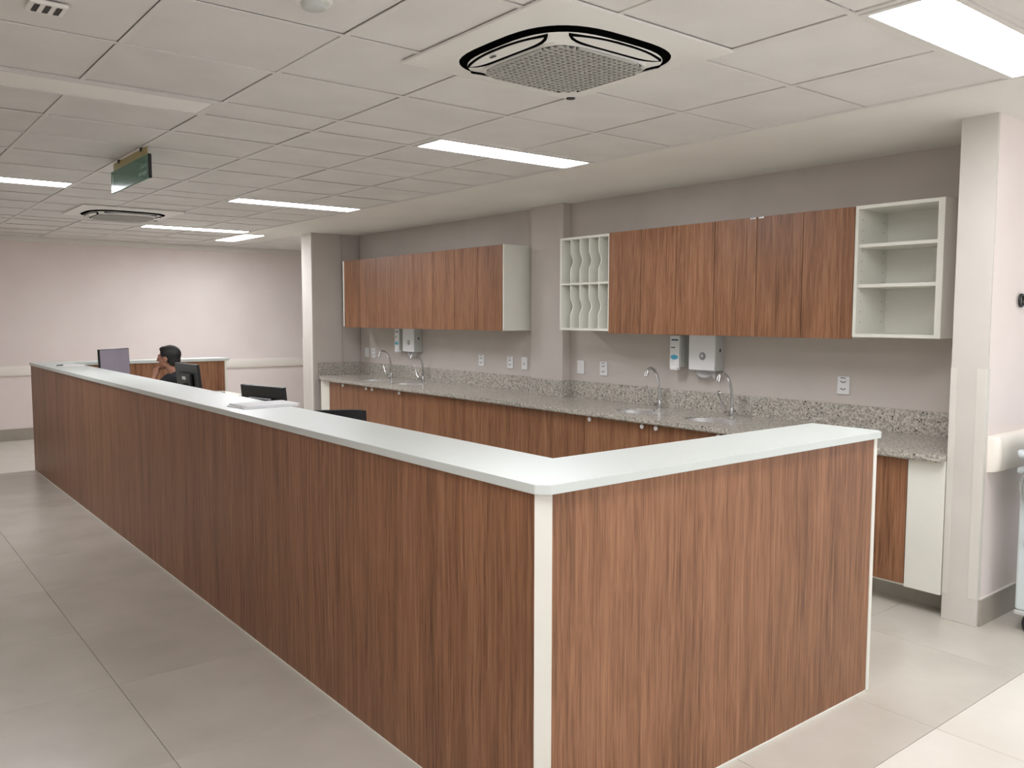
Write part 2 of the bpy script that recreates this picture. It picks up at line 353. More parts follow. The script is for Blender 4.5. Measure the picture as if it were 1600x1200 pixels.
def air_con(cx, cy, label):
    S = .445; t = thing('ceiling_air_conditioner', label, 'air conditioner', (cx, cy, ZC), group='ceiling cassette air conditioners')
    B = lambda r: r
    # outer square panel with a round-cornered opening
    bm = bmesh.new(); K = 48
    inner = superell(.352, 3.2, K)
    outer = []
    for x, y in inner:
        s = S/max(abs(x), abs(y)); outer.append((x*s, y*s))
    for (z, flip) in ((-.026, 0), (-.001, 1)):
        pass
    vi = [bm.verts.new((x, y, -.022)) for x, y in inner]; vo = [bm.verts.new((x, y, -.010)) for x, y in outer]
    ve = [bm.verts.new((x, y, -.001)) for x, y in outer]; vr = [bm.verts.new((x*.995, y*.995, -.004)) for x, y in inner]
    for i in range(K):
        j = (i+1) % K
        bm.faces.new((vi[i], vi[j], vo[j], vo[i])); bm.faces.new((vo[i], vo[j], ve[j], ve[i]))
        bm.faces.new((ve[i], ve[j], vr[j], vr[i]))
    link('panel_frame', finish(bm, 'panel_frame', True), 'ac', t, (0, 0, 0), True)
    bm = bmesh.new(); A = [[bm.verts.new((x*q, y*q, z)) for x, y in inner] for q, z in ((.9985, -.0215), (.9945, -.004), (.9985, -.004))]
    for i in range(K):
        j = (i+1) % K
        for a_, b_ in ((0, 1), (1, 2), (2, 0)): bm.faces.new((A[a_][i], A[a_][j], A[b_][j], A[b_][i]))
    link('outlet_wall', finish(bm, 'outlet_wall', True), 'void', t, (0, 0, 0), True)
    prism('outlet_ring', superell(.349, 3.2, 48), -.012, -.005, 'void', t, local=True)
    # raised inner plate
    bm = bmesh.new()
    prof = [(.318, -.030), (.324, -.0335), (.322, -.036), (.313, -.039), (.25, -.048)]
    rings = [[bm.verts.new((x, y, z)) for x, y in superell(a, 3.2, K)] for a, z in prof]
    for A, Bq in zip(rings, rings[1:]):
        for i in range(K): bm.faces.new((A[i], A[(i+1) % K], Bq[(i+1) % K], Bq[i]))
    bm.faces.new(rings[-1]); bm.faces.new(rings[0])
    link('inner_plate', finish(bm, 'inner_plate', True), 'ac', t, (0, 0, 0), True)
    prism('outlet_skirt', superell(.322, 3.2, 48), -.0335, -.0125, 'void', t, local=True)
    # four louvres, each over a dark slot
    for k in range(4):
        def lens(w, d, off, inn):
            pts = []
            for q in range(17):
                s = -1+2*q/16; pts.append((w*s, off + d*(1-abs(s)**2.6)))
            for q in range(1, 16):
                s = 1-2*q/16; pts.append((w*s, off - inn*(1-abs(s)**6)))
            return pts
        rot = Matrix.Rotation(k*PI/2, 3, 'Z')
        def lp(name, pts, z0, z1, mat, par):
            bm = bmesh.new(); add_poly(bm, pts, z0, z1)
            for v in bm.verts: v.co.z += .14*max(0, v.co.y-.25)
            bmesh.ops.rotate(bm, verts=bm.verts, cent=(0, 0, 0), matrix=rot)
            # follow the slope of the plate
            return link(name, finish(bm, name), mat, par, (0, 0, 0), True)
        sl = lp('louvre_slot', lens(.232, .040, .282, .034), -.0495, -.038, 'void', t)
        lp('louvre', lens(.214, .030, .284, .018), -.0518, -.040, 'ac', sl)
    prism('grille_frame', superell(.250, 5, 48), -.055, -.045, 'ac', t, local=True)
    prism('filter', superell(.242, 5, 48), -.0565, -.054, 'grille_dark', t, local=True)
    bm = bmesh.new(); n = 19; hw = .238
    def half(v):  # reach of a bar inside the rounded square
        return .242*max(0, 1-(abs(v)/.242)**5)**.2
    for q in range(n):
        v = -hw+2*hw*q/(n-1)
        h = half(v)
        if h < .03: continue
        add_box(bm, -h, h, v-.0044, v+.0044, -.062, -.0565)
        add_box(bm, v-.0034, v+.0034, -h, h, -.0635, -.0565)
    link('grille', finish(bm, 'grille'), 'grille_bar', t, (0, 0, 0), True)
    lathe('sensor', [(0, -.0175), (.017, -.0175), (.02, -.016), (.02, -.008), (0, -.008)], 'dark', t, (S-.03, S-.03, 0), 20, local=True)
    box('logo', -.30, -.292, .04, .07, -.0505, -.048, 'ink', t, bev=0, local=True)
    return t
air_con(.705, .705, 'white square cassette air conditioner with round-cornered grille, nearest the viewer')
air_con(.70, 7.0, 'far white cassette air conditioner beyond the green hanging sign')

t = thing('hanging_sign', 'green hanging sign with gold top strip below the ceiling grid', 'sign', (-.045, 3.85, 2.36))
box('top_strip', -.048, -.042, 3.47, 4.22, 2.49, 2.549, 'sign_gold', t, bev=.0005)
sb = box('sign_board', -.053, -.037, 3.43, 4.27, 2.362, 2.503, 'sign_green', t, bev=.004, seg=2)
for y in (3.58, 4.08): box('hanger_clip', -.055, -.035, y-.012, y+.012, 2.535, ZC-.001, 'dark', t, bev=.001)
box('edge_strip', -.0545, -.035, 3.426, 3.432, 2.364, 2.50, 'black', t, bev=.0005)
def text_mesh(name, body, size, mat, parent, loc, rot, extrude=.0004):
    cu = bpy.data.curves.new(name, 'FONT'); cu.body = body; cu.size = size; cu.extrude = extrude; cu.align_x = 'RIGHT'; cu.resolution_u = 2
    o = bpy.data.objects.new(name, cu); COL.objects.link(o)
    bpy.context.view_layer.update()
    me = bpy.data.meshes.new_from_object(o.evaluated_get(bpy.context.evaluated_depsgraph_get()))
    bpy.data.objects.remove(o); bpy.data.curves.remove(cu)
    me.transform(rot.to_4x4())
    return link(name, me, mat, parent, loc)
# board faces -x; text runs toward -y
RT = Matrix(((0, 0, -1), (-1, 0, 0), (0, 1, 0)))
text_mesh('lettering', 'posto de', .036, 'sign_text', sb, (-.0534, 3.46, 2.432), RT)
text_mesh('lettering', 'enfermagem', .036, 'sign_text', sb, (-.0534, 3.46, 2.394), RT)
box('side_mark', -.0536, -.053, 4.215, 4.222, 2.385, 2.475, 'sign_text', sb, bev=0)

t = thing('ceiling_detector_box', 'small white slotted box on the ceiling at top left', 'detector', (-.93, 1.345, ZC))
box('body', -.985, -.875, 1.30, 1.405, ZC-.014, ZC-.001, 'ac', t, bev=.004, seg=2)
for x in (-.962, -.93, -.898): box('slot', x-.008, x+.008, 1.315, 1.39, ZC-.0155, ZC-.0135, 'grille_dark', t, bev=0)
t = thing('ceiling_smoke_detector', 'round white smoke detector cut by the top edge', 'detector', (-.285, .775, ZC))
lathe('base', [(0, -.012), (.055, -.012), (.058, -.006), (.058, -.001), (0, -.001)], 'ac', t, (-.285, .775, ZC))
lathe('dome', [(0, -.034), (.022, -.033), (.036, -.028), (.042, -.012), (0, -.012)], 'grey_plastic', t, (-.285, .775, ZC))

# ================================================================== RECEPTION COUNTER
H, TS, WS, LC, WC = 1.1, .028, .333, 7.97, 1.862
ct = thing('reception_counter', 'long U-shaped wood laminate nursing counter with white corner posts', 'counter', (.3, 3.8, 0))
zt = H-TS; th = .03; e = .012
def panel(name, x0, x1, y0, y1, mat='wood', bev=.0008): return box(name, x0, x1, y0, y1, .004, zt-.0005, mat, ct, bev)
panel('front_panel', e, e+th, .044, LC-.03)                      # long outer face
panel('end_panel', .048, 1.80, e, e+th)                           # short near face
panel('far_panel', .04, 1.88, LC-e-th, LC-e)
# chamfered white post at the near corner
prism('corner_post', [(e-.002, .0435), (.0475, e-.002), (.0475, e+th-.002), (e+th-.002, .0435)], .004, zt-.0005, 'white_lam', ct)
box('base_strip', e-.003, e, .044, LC-.03, .0005, .009, 'white_lam', ct, bev=.0005)
box('base_strip', .048, 1.80, e-.003, e, .0005, .009, 'white_lam', ct, bev=.0005)
box('end_post', 1.80, 1.822, e-.004, .30, .004, zt-.0005, 'white_lam', ct, bev=.001)
panel('inner_panel', .27, .29, .30, LC-.30, 'white_lam')
panel('inner_panel', .29, 1.80, .28, .30, 'white_lam')
panel('inner_panel', .29, 1.88, LC-.31, LC-.285, 'wood')
box('end_post', 1.88, 1.905, LC-.315, LC-e, .004, zt-.0005, 'white_lam', ct, bev=.001)
c_ = .032
pts = [(c_, 0), (WC-c_*.8, 0), (WC, c_*.8), (WC, WS), (WS, WS), (WS, LC-WS), (1.93, LC-WS), (1.93, LC), (c_, LC), (0, LC-c_), (0, c_)]
top = prism('countertop', pts, zt, H, 'white_top', None, bev=.0015)
tag(top, 'white U-shaped countertop on the wood nursing counter', 'countertop')
# inner desk below the raised top
dk = thing('work_desk', 'white work desk inside the counter, below the raised top', 'desk', (.55, 3.8, 0))
bm = bmesh.new(); add_poly(bm, [(.295, .31), (.80, .31), (.80, 6.95), (1.85, 6.95), (1.85, LC-.315), (.295, LC-.315)], .715, .74)
link('desk_top', finish(bm, 'desk_top'), 'white_lam', dk, (0, 0, 0))
for y in (.33, 2.5, 4.6, 6.5): box('support_panel', .30, .78, y, y+.025, 0, .7145, 'white_lam', dk)
box('support_panel', 1.82, 1.845, 6.97, LC-.32, 0, .7145, 'white_lam', dk)

# ================================================================== SINK BENCH
XD = 2.93; XB = 2.883; ZB = .86; ZBB = .83
edges = [6.918, 6.253, 5.57, 4.909, 4.265, 3.588, 2.929, 2.264, 1.60, 1.01, .425]
SINKS = {0: 6.585, 1: 5.912, 6: 2.597, 7: 1.932}
lab_base = ['wood base cabinet with two white knobs, leftmost of the bench', 'wood base cabinet with two white knobs, second from the far partition',
 'plain wood base cabinet third from the far partition', 'plain wood base cabinet fourth from the far partition', 'plain wood base cabinet left of the middle pillar, fifth along',
 'plain wood base cabinet just left of the near knobbed pair', 'wood base cabinet with two white knobs below the left of the near sinks',
 'wood base cabinet with one white knob showing above the counter', 'wood base cabinet mostly hidden behind the near end of the counter', 'wood base cabinet visible right of the counter end beside white panel']
for i in range(len(edges)-1):
    y1, y0 = edges[i], edges[i+1]; ym = (y0+y1)/2
    t = thing('base_cabinet', lab_base[i], 'cabinet', (3.2, ym, 0), group='base cabinets under the granite bench')
    g = .0005; T = .018
    boxes('carcass', [(XD+.02, 3.56, y0+g, y0+T, .12, ZBB-.001), (XD+.02, 3.56, y1-T, y1-g, .12, ZBB-.001), (XD+.02, 3.56, y0+T, y1-T, .12, .138), (3.54, 3.56, y0+T, y1-T, .138, ZBB-.001), (XD+.02, XD+.04, y0+T, y1-T, .80, ZBB-.001)], 'white_lam', t) if i != 5 and i != 4 else \
    boxes('carcass', [(XD+.02, 3.46, y0+g, y0+T, .12, ZBB-.001), (XD+.02, 3.46, y1-T, y1-g, .12, ZBB-.001), (XD+.02, 3.46, y0+T, y1-T, .12, .138), (3.44, 3.46, y0+T, y1-T, .138, ZBB-.001), (XD+.02, XD+.04, y0+T, y1-T, .80, ZBB-.001)], 'white_lam', t)
    d = box('door', XD, XD+.019, y0+.002, y1-.002, .135, .815, 'wood', t, bev=.0012)
    box('toe_kick', 3.09, 3.105, y0+g, y1-g, 0, .12, 'kick', t, bev=0)
    if i in SINKS:
        for yk in (y1-.075, y0+.055):
            lathe('knob', [(0, .022), (.013, .021), (.018, .014), (.013, .007), (.007, .004), (.007, 0), (0, 0)], 'white_plastic', d, (XD, yk, .795), 16, rot=Matrix.Rotation(-PI/2, 3, 'Y'))
t = thing('filler_panel', 'narrow wood and white filler panel at the far end of the bench', 'panel', (XD+.01, 7.2, 0))
box('wood_strip', XD, XD+.019, 6.921, 7.205, .135, .815, 'wood', t)
box('white_strip', XD+.004, XD+.02, 7.206, 7.43, .12, ZBB-.001, 'white_lam', t)
box('toe_kick', 3.09, 3.105, 6.92, 7.43, 0, .12, 'kick', t, bev=0)
box('support', XD+.02, 3.105, 7.41, 7.428, 0.0, ZBB-.001, 'white_lam', t)
t = thing('end_filler_panel', 'plain white filler panel at the near end of the bench beside pillar', 'panel', (XD+.01, .32, 0))
box('panel', XD+.004, XD+.022, .229, .423, .12, ZBB-.001, 'white_lam', t)
box('toe_kick', 3.09, 3.105, .229, .424, 0, .12, 'kick', t, bev=0)
box('side', XD+.022, 3.56, .23, .245, .12, ZBB-.001, 'white_lam', t)

# granite worktop with oval cut-outs
SX, SY = .155, .205; SCX = 3.20
def worktop():
    bm = bmesh.new()
    def slab(pts): add_poly(bm, pts, ZBB, ZB)
    xb = XW-.001
    cuts = [(y-.26, y+.26) for y in sorted(SINKS.values())]
    def rect(ya, yb, xe=xb): slab([(XB, ya), (xe, ya), (xe, yb), (XB, yb)])
    rect(.2275, cuts[0][0]); rect(cuts[0][1], cuts[1][0]); rect(cuts[1][1], 3.809); rect(3.809, 4.246, 3.498); rect(4.246, cuts[2][0]); rect(cuts[2][1], cuts[3][0])
    ye = YL+.018
    slab([(XB, cuts[3][1]), (xb, cuts[3][1]), (xb, ye), (3.337, ye), (3.337, YL-.012), (3.005, YL-.012), (XB, 7.33)])
    K = 40
    for y in SINKS.values():
        ell = [(SCX+SX*math.cos(2*PI*k/K), y+SY*math.sin(2*PI*k/K)) for k in range(K)]
        per = []
        for ex, ey in ell:
            dx, dy = (ex-SCX)/SX, (ey-y)/SY
            s = 1/max(abs(dx), abs(dy)); ux, uy = dx*s, dy*s
            per.append(((SCX+ux*(xb-SCX)) if ux > 0 else (SCX+ux*(SCX-XB)), y+uy*.26))
        # exact corners come from K divisible by 8
        for zz in (ZB, ZBB):
            a = [bm.verts.new((*q, zz)) for q in ell]; b = [bm.verts.new((*q, zz)) for q in per]
            for k in range(K): bm.faces.new((a[k], a[(k+1) % K], b[(k+1) % K], b[k]))
            if zz == ZB: A, Bq = a, b
            else:
                for k in range(K):
                    j = (k+1) % K
                    bm.faces.new((A[k], A[j], a[j], a[k])); bm.faces.new((Bq[k], Bq[j], b[j], b[k]))
    bmesh.ops.translate(bm, verts=bm.verts, vec=(-3.2, -4, 0))
    return finish(bm, 'bench_top')
wt = thing('granite_worktop', 'long grey speckled granite worktop with sinks and backsplash along the wall', 'worktop', (3.2, 4, ZBB))
link('bench_top', worktop(), 'granite', wt, (3.2, 4, 0))
ZS = 1.005
def bs(*a): return box('backsplash', *a, ZB, ZS, 'granite', wt, bev=.001)
bs(3.575, XW-.001, .2275, 3.788); bs(3.575, XW-.001, 4.268, YL)
bs(3.479, 3.498, 3.789, 4.267); bs(3.4985, XW-.001, 3.789, 3.808); bs(3.4985, XW-.001, 4.247, 4.267)
bs(3.005, 3.335, YL-.031, YL-.012); bs(3.336, 3.574, YL-.001, YL+.018)
box('front_apron', XB+.006, XB+.018, .229, 7.33, ZBB-.009, ZBB, 'granite', wt, bev=.001)

# sinks (undermounted) and long-lever taps
bm = bmesh.new(); prof = [(1.0, -.010), (.985, -.06), (.93, -.12), (.80, -.145), (.5, -.152), (.13, -.156), (0, -.157)]
add_lathe(bm, prof, 40, SX-.004, SY-.004)
add_lathe(bm, [(.975, -.010), (1.0, -.010), (1.0, -.07), (.95, -.13), (.8, -.155), (0, -.166)], 40, SX-.0005, SY-.0005)
sink_me = finish(bm, 'bowl', True)
sink_lab = {0: 'oval steel sink nearest the far partition', 1: 'oval steel sink second from the far partition', 6: 'oval steel sink below the near soap dispenser, left of pair', 7: 'oval steel sink nearest the white counter end'}
tap_lab = {0: 'chrome gooseneck tap with long lever, nearest the far partition', 1: 'chrome gooseneck tap in front of the far towel dispenser',
           6: 'chrome gooseneck tap left of the near soap dispenser', 7: 'chrome gooseneck tap in front of the near towel dispenser'}
drain_bm = bmesh.new(); add_lathe(drain_bm, [(0, .004), (.018, .004), (.028, .006), (.03, 0), (0, 0)], 20); drain_me = finish(drain_bm, 'drain', True)
for i, y in SINKS.items():
    t = thing('sink', sink_lab[i], 'sink', (SCX, y, ZB-.166), group='oval steel sinks')
    link('bowl', sink_me, 'steel', t, (SCX, y, ZB)); link('drain', drain_me, 'chrome', t, (SCX, y, ZB-.155))
    xt = 3.475; yt = {0: 6.73, 1: 6.05, 6: 2.655, 7: 1.975}[i]
    t = thing('tap', tap_lab[i], 'tap', (xt, yt, ZB), group='gooseneck taps at the sinks')
    lathe('base', [(0, .062), (.012, .062), (.016, .05), (.019, .03), (.019, .012), (.027, .008), (.027, 0), (0, 0)], 'chrome', t, (xt, yt, ZB), 20)
    P = [(xt, yt, ZB+.06), (xt, yt, ZB+.115)]
    for k in range(1, 13):
        a = k/12*PI/2; P.append((xt-.112+.112*math.cos(a), yt, ZB+.115+.20*math.sin(a)))
    for k in range(1, 7):
        a = PI/2+k/6*math.radians(80); P.append((xt-.112+.034*math.cos(a), yt, ZB+.281+.034*math.sin(a)))
    sp = tube('spout', P, .0105, 'chrome', t, 10)
    tip = Vector(P[-1]); dr = (Vector(P[-1])-Vector(P[-2])).normalized()
    tube('aerator', [tip-dr*.004, tip+dr*.036], .0155, 'chrome', sp, 12)
    # spindle toward the user, long elbow lever leaning up
    tube('spindle', [(xt-.012, yt+.004, ZB+.03), (xt-.052, yt+.016, ZB+.034)], .013, 'chrome', t, 10)
    lv = tube('lever', [(xt-.045, yt+.014, ZB+.038), (xt-.06, yt+.03, ZB+.07), (xt-.075, yt+.052, ZB+.152)], [.008, .006, .006], 'chrome', t, 8)
    bm = bmesh.new(); add_lathe(bm, [(0, .006), (.014, .005), (.019, 0), (.014, -.005), (0, -.006)], 16)
    bmesh.ops.rotate(bm, verts=bm.verts, cent=(0, 0, 0), matrix=Matrix.Rotation(PI/2, 3, 'Y') )
    link('lever_pad', finish(bm, 'lever_pad', True), 'chrome', lv, (xt-.078, yt+.056, ZB+.165))

# ================================================================== WALL CUPBOARDS
XU = 3.235; ZU0, ZU1 = 1.438, 2.218
def upper(ya, yb, label, grp, latch=None, sides=True):
    """ya>yb: two-door wall cabinet"""
    ym = (ya+yb)/2
    t = thing('wall_cabinet', label, 'cabinet', (XU+.18, ym, ZU0), group=grp)
    T = .018
    bx = XW-.001
    if ya > 3.8 and yb < 4.25: bx = 3.498
    boxes('carcass', [(XU+.02, bx, yb+.0005, yb+T, ZU0+.004, ZU1-.004), (XU+.02, bx, ya-T, ya-.0005, ZU0+.004, ZU1-.004), (XU+.02, bx, yb+T, ya-T, ZU0+.004, ZU0+.022), (XU+.02, bx, yb+T, ya-T, ZU1-.022, ZU1-.004), (bx-.01, bx, yb+T, ya-T, ZU0+.022, ZU1-.022)], 'white_lam', t)
    for a, b in ((ya, ym), (ym, yb)):
        d = box('door', XU, XU+.019, b+.0019, a-.0019, ZU0, ZU1, 'wood', t, bev=.0012)
        if latch and abs(latch-(a if abs(latch-a) < .01 else b)) < .01:
            s = -1 if abs(latch-a) < .01 else 1
            box('latch', XU-.006, XU, latch+s*.012 if s > 0 else latch-.052, latch+.052 if s > 0 else latch-.012, ZU1-.013, ZU1-.001, 'chrome', d, bev=.001)
    return t
uL = [7.392, 6.628, 5.862, 5.098, 4.334]
labL = ['wood-fronted wall cupboard nearest the far partition', 'wood-fronted wall cupboard second in the far row', 'wood-fronted wall cupboard third in the far row', 'wood-fronted wall cupboard at the near end of the far row beside pillar']
for i in range(4): upper(uL[i], uL[i+1], labL[i], 'wall cupboards in the far row')
t = thing('cabinet_end_panel', 'white end panel closing the far row of wall cupboards beside the pillar', 'panel', (XU+.18, 4.325, ZU0))
box('panel', XU+.002, XW-.001, 4.3155, 4.3335, ZU0+.002, ZU1, 'white_lam', t)
t = thing('cabinet_end_panel', 'white edge panel at the far left end of wall cupboards', 'panel', (XU+.18, 7.41, ZU0))
box('panel', XU+.002, XW-.001, 7.3925, 7.425, ZU0+.012, ZU1, 'white_lam', t)
uR = [2.983, 2.306, 1.625, .944]
labR = ['wood-fronted wall cupboard next to the white pigeonholes', 'wood-fronted wall cupboard in the middle of the near row', 'wood-fronted wall cupboard next to the white open shelves']
for i in range(3): upper(uR[i], uR[i+1], labR[i], 'wall cupboards in the near row', latch=1.625 if i > 0 else None)

# pigeonholes
t = thing('pigeonhole_rack', 'white pigeonhole rack with ten slots and notched dividers', 'rack', (XU+.18, 3.28, ZU0))
XG = XU+.014; a, b = 3.568, 2.986; z0, z1 = ZU0+.018, ZU1-.002; T = .018
boxes('frame', [(XG, XW-.001, a-T, a, z0, z1), (XG, XW-.001, b, b+T, z0, z1), (XG, XW-.001, b+T, a-T, z0, z0+T), (XG, XW-.001, b+T, a-T, z1-T, z1), (XW-.012, XW-.001, b+T, a-T, z0+T, z1-T)], 'white_lam', t)
zm = (z0+z1)/2
box('shelf', XG, XW-.013, b+T, a-T, zm-.008, zm+.008, 'white_lam', t, bev=.0005)
wq = (a-b-2*T)/5
for row, (za, zb) in enumerate(((z0+T, zm-.008), (zm+.008, z1-T))):
    for k in range(1, 5):
        y = b+T+wq*k; hh = zb-za
        # profile in x-z with a finger notch in the front edge
        pts = [(XW-.013, za), (XW-.013, zb), (XG+.004, zb)]
        for s, dx in ((.74, 0), (.66, .004), (.58, .022), (.50, .03), (.42, .022), (.34, .004), (.26, 0)):
            pts.append((XG+.004+dx, za+hh*s))
        pts.append((XG+.004, za))
        bm = bmesh.new(); cx, cz = (XG+XW)/2, (za+zb)/2
        lo = [bm.verts.new((p[0]-cx, -.0045, p[1]-cz)) for p in pts]; hi = [bm.verts.new((p[0]-cx, .0045, p[1]-cz)) for p in pts]
        bm.faces.new(lo); bm.faces.new(hi)
        for q in range(len(pts)): bm.faces.new((lo[q], lo[(q+1) % len(pts)], hi[(q+1) % len(pts)], hi[q]))
        link('divider', finish(bm, 'divider'), 'white_lam', t, (cx, y, cz))
# open shelves
t = thing('open_shelf_unit', 'white open shelf unit with two shelves beside the near pillar', 'shelf unit', (XU+.18, .68, ZU0))
a, b = .943, .424; z0, z1 = ZU0+.012, ZU1+.003; XS = XU+.006
boxes('frame', [(XS, XW-.001, a-.02, a-.0005, z0, z1), (XS, XW-.001, b, b+.036, z0, z1), (XS, XW-.001, b+.036, a-.02, z0, z0+.02), (XS, XW-.001, b+.036, a-.02, z1-.02, z1), (XW-.012, XW-.001, b+.036, a-.02, z0+.02, z1-.02)], 'white_lam', t)
for z in (1.752, 1.987):
    sh = box('shelf', XS+.012, XW-.013, b+.037, a-.021, z-.01, z+.01, 'white_lam', t, bev=.0008)
    for x in (XS+.06, XW-.09): lathe('shelf_pin', [(0, 0), (.005, 0), (.005, -.008), (0, -.008)], 'steel', sh, (x, a-.028, z-.01), 10)
bm = bmesh.new()
for q in range(11):
    for x in (XS+.05, XW-.06): add_box(bm, x-.0025, x+.0025, -.0006, .0006, -.30+q*.06-.0025, -.30+q*.06+.0025)
bmesh.ops.translate(bm, verts=bm.verts, vec=(-(XS+XW)/2, 0, 0))
tag(link('pin_holes', finish(bm, 'pin_holes'), 'ink', t, ((XS+XW)/2, a-.0204, 1.84)), kind='stuff')

# ================================================================== DISPENSERS AND PLATES
def dispensers(ys_, yt_, which):
    # soap
    t = thing('soap_dispenser', 'slim soap dispenser with blue label %s' % which, 'dispenser', (XW, ys_, 1.165), group='soap dispensers')
    xf = 3.487; zt_ = 1.43
    box('back_plate', XW-.03, XW-.001, ys_-.052, ys_+.052, 1.19, zt_, 'grey_plastic', t, bev=.004, seg=2)
    bd = box('body', xf+.004, XW-.03, ys_-.05, ys_+.05, 1.185, zt_-.002, 'grey_plastic', t, bev=.008, seg=2)
    fc = box('front_cover', xf-.004, xf+.004, ys_-.046, ys_+.046, 1.178, zt_-.006, 'white_plastic', t, bev=.003, seg=2)
    box('push_bar', xf-.014, xf+.03, ys_-.034, ys_+.034, 1.163, 1.19, 'white_plastic', t, bev=.005, seg=2)
    box('dark_label', xf-.0046, xf-.004, ys_-.036, ys_+.03, 1.388, 1.398, 'navy', fc, bev=0)
    box('small_label', xf-.0046, xf-.004, ys_-.006, ys_+.034, 1.331, 1.339, 'ink', fc, bev=0)
    prism_pts = [(math.cos(2*PI*k/20)*.036, math.sin(2*PI*k/20)*.018) for k in range(20)]
    bm = bmesh.new(); add_poly(bm, prism_pts, -.0004, .0004); bmesh.ops.rotate(bm, verts=bm.verts, cent=(0, 0, 0), matrix=Matrix(((0, 0, 1), (1, 0, 0), (0, 1, 0))))
    link('blue_label', finish(bm, 'blue_label'), 'blue', fc, (xf-.0044, ys_, 1.262))
    # towel
    t = thing('towel_dispenser', 'white paper towel dispenser with round window %s' % which, 'dispenser', (XW, yt_, 1.17), group='paper towel dispensers')
    box('housing', xf+.006, XW-.001, yt_-.121, yt_+.121, 1.172, 1.435, 'grey_plastic', t, bev=.006, seg=2)
    fc = box('front_cover', xf-.004, xf+.006, yt_-.12, yt_+.12, 1.174, 1.433, 'white_plastic', t, bev=.004, seg=2)
    R = Matrix.Rotation(-PI/2, 3, 'Y')
    lathe('window_ring', [(0, .0005), (.028, .0005), (.033, .003), (.037, .001), (.037, -.002), (0, -.002)], 'white_plastic', fc, (xf-.004, yt_-.01, 1.278), 28, rot=R)
    lathe('emblem', [(0, .004), (.02, .0035), (.03, .001), (.03, 0), (0, 0)], 'ink_light', fc, (xf-.0046, yt_-.01, 1.28), 24, rot=R)
    lathe('emblem_dot', [(0, .003), (.009, .002), (.010, 0), (0, 0)], 'white_plastic', fc, (xf-.0084, yt_-.008, 1.281), 16, rot=R)
    box('lock', xf+.05, xf+.064, yt_-.1235, yt_-.120, 1.31, 1.335, 'black', t, bev=.001)
    # torn sheet
    bm = bmesh.new(); n = 14; g1 = []; g2 = []
    for k in range(n+1):
        s = k/n; y = yt_+.085-.18*s
        drop = .018+.03*abs(math.sin(s*4.0))+.022*s
        g1.append(bm.verts.new((XW-.06-.006*math.sin(s*9), y, 1.174))); g2.append(bm.verts.new((XW-.068-.012*math.sin(s*7), y, 1.174-drop)))
    for k in range(n): bm.faces.new((g1[k], g1[k+1], g2[k+1], g2[k]))
    r = bmesh.ops.solidify(bm, geom=bm.faces[:], thickness=.0015)
    bmesh.ops.translate(bm, verts=bm.verts, vec=(-XW, -yt_, -1.17))
    link('paper_towel', finish(bm, 'paper_towel', True), 'paper', t, (XW, yt_, 1.17))
dispensers(6.612, 6.367, 'above the far sinks')
dispensers(2.519, 2.26, 'above the near sinks')

PLATES = [(7.50, 'blank', 'blank white wall plate nearest the far partition'), (7.34, 'outlet', 'white double outlet plate behind the farthest tap'),
 (5.134, 'outlet', 'white double outlet plate below the far cupboards, left of three'), (4.665, 'outlet', 'white double outlet plate below the far cupboards, middle of three'),
 (4.445, 'single', 'white single-outlet plate just left of the middle pillar'), (3.668, 'switch', 'white switch plate below the pigeonhole rack'),
 (3.386, 'outlet', 'white double outlet plate below the pigeonhole rack'), (1.186, 'outlet', 'white double outlet plate right of the near taps')]
for y, kind, lab in PLATES:
    z = 1.126
    t = thing('wall_plate', lab, 'wall plate', (XW, y, z-.057), group='outlet and switch plates on the taupe wall')
    pl = box('plate', XW-.011, XW-.0005, y-.043, y+.043, z-.058, z+.058, 'white_plastic', t, bev=.003, seg=2)
    if kind == 'outlet':
        for dz in (.024, -.022):
            md = box('socket', XW-.0125, XW-.011, y-.026, y+.026, z+dz-.016, z+dz+.016, 'white_plastic', pl, bev=.0006)
            boxes('pin_slot', [(XW-.0131, XW-.0125, y-.018, y-.008, z+dz-.004, z+dz+.004), (XW-.0131, XW-.0125, y+.008, y+.018, z+dz-.004, z+dz+.004), (XW-.0131, XW-.0125, y-.005, y+.005, z+dz-.009, z+dz-.001)], 'ink', pl)
        box('printed_label', XW-.0115, XW-.011, y-.016, y+.02, z+.046, z+.051, 'ink', pl, bev=0)
    elif kind == 'single':
        box('socket', XW-.0125, XW-.011, y-.022, y+.022, z-.02, z+.02, 'white_plastic', pl, bev=.0006)
        boxes('pin_slot', [(XW-.0131, XW-.0125, y-.006, y+.006, z-.012, z+.004)], 'ink', pl)
    elif kind == 'switch':
        box('rocker', XW-.015, XW-.011, y-.013, y+.013, z-.03, z+.03, 'white_plastic', pl, bev=.002)
    else:
        box('centre_insert', XW-.0125, XW-.011, y-.012, y+.012, z-.034, z+.034, 'white_plastic', pl, bev=.0006)

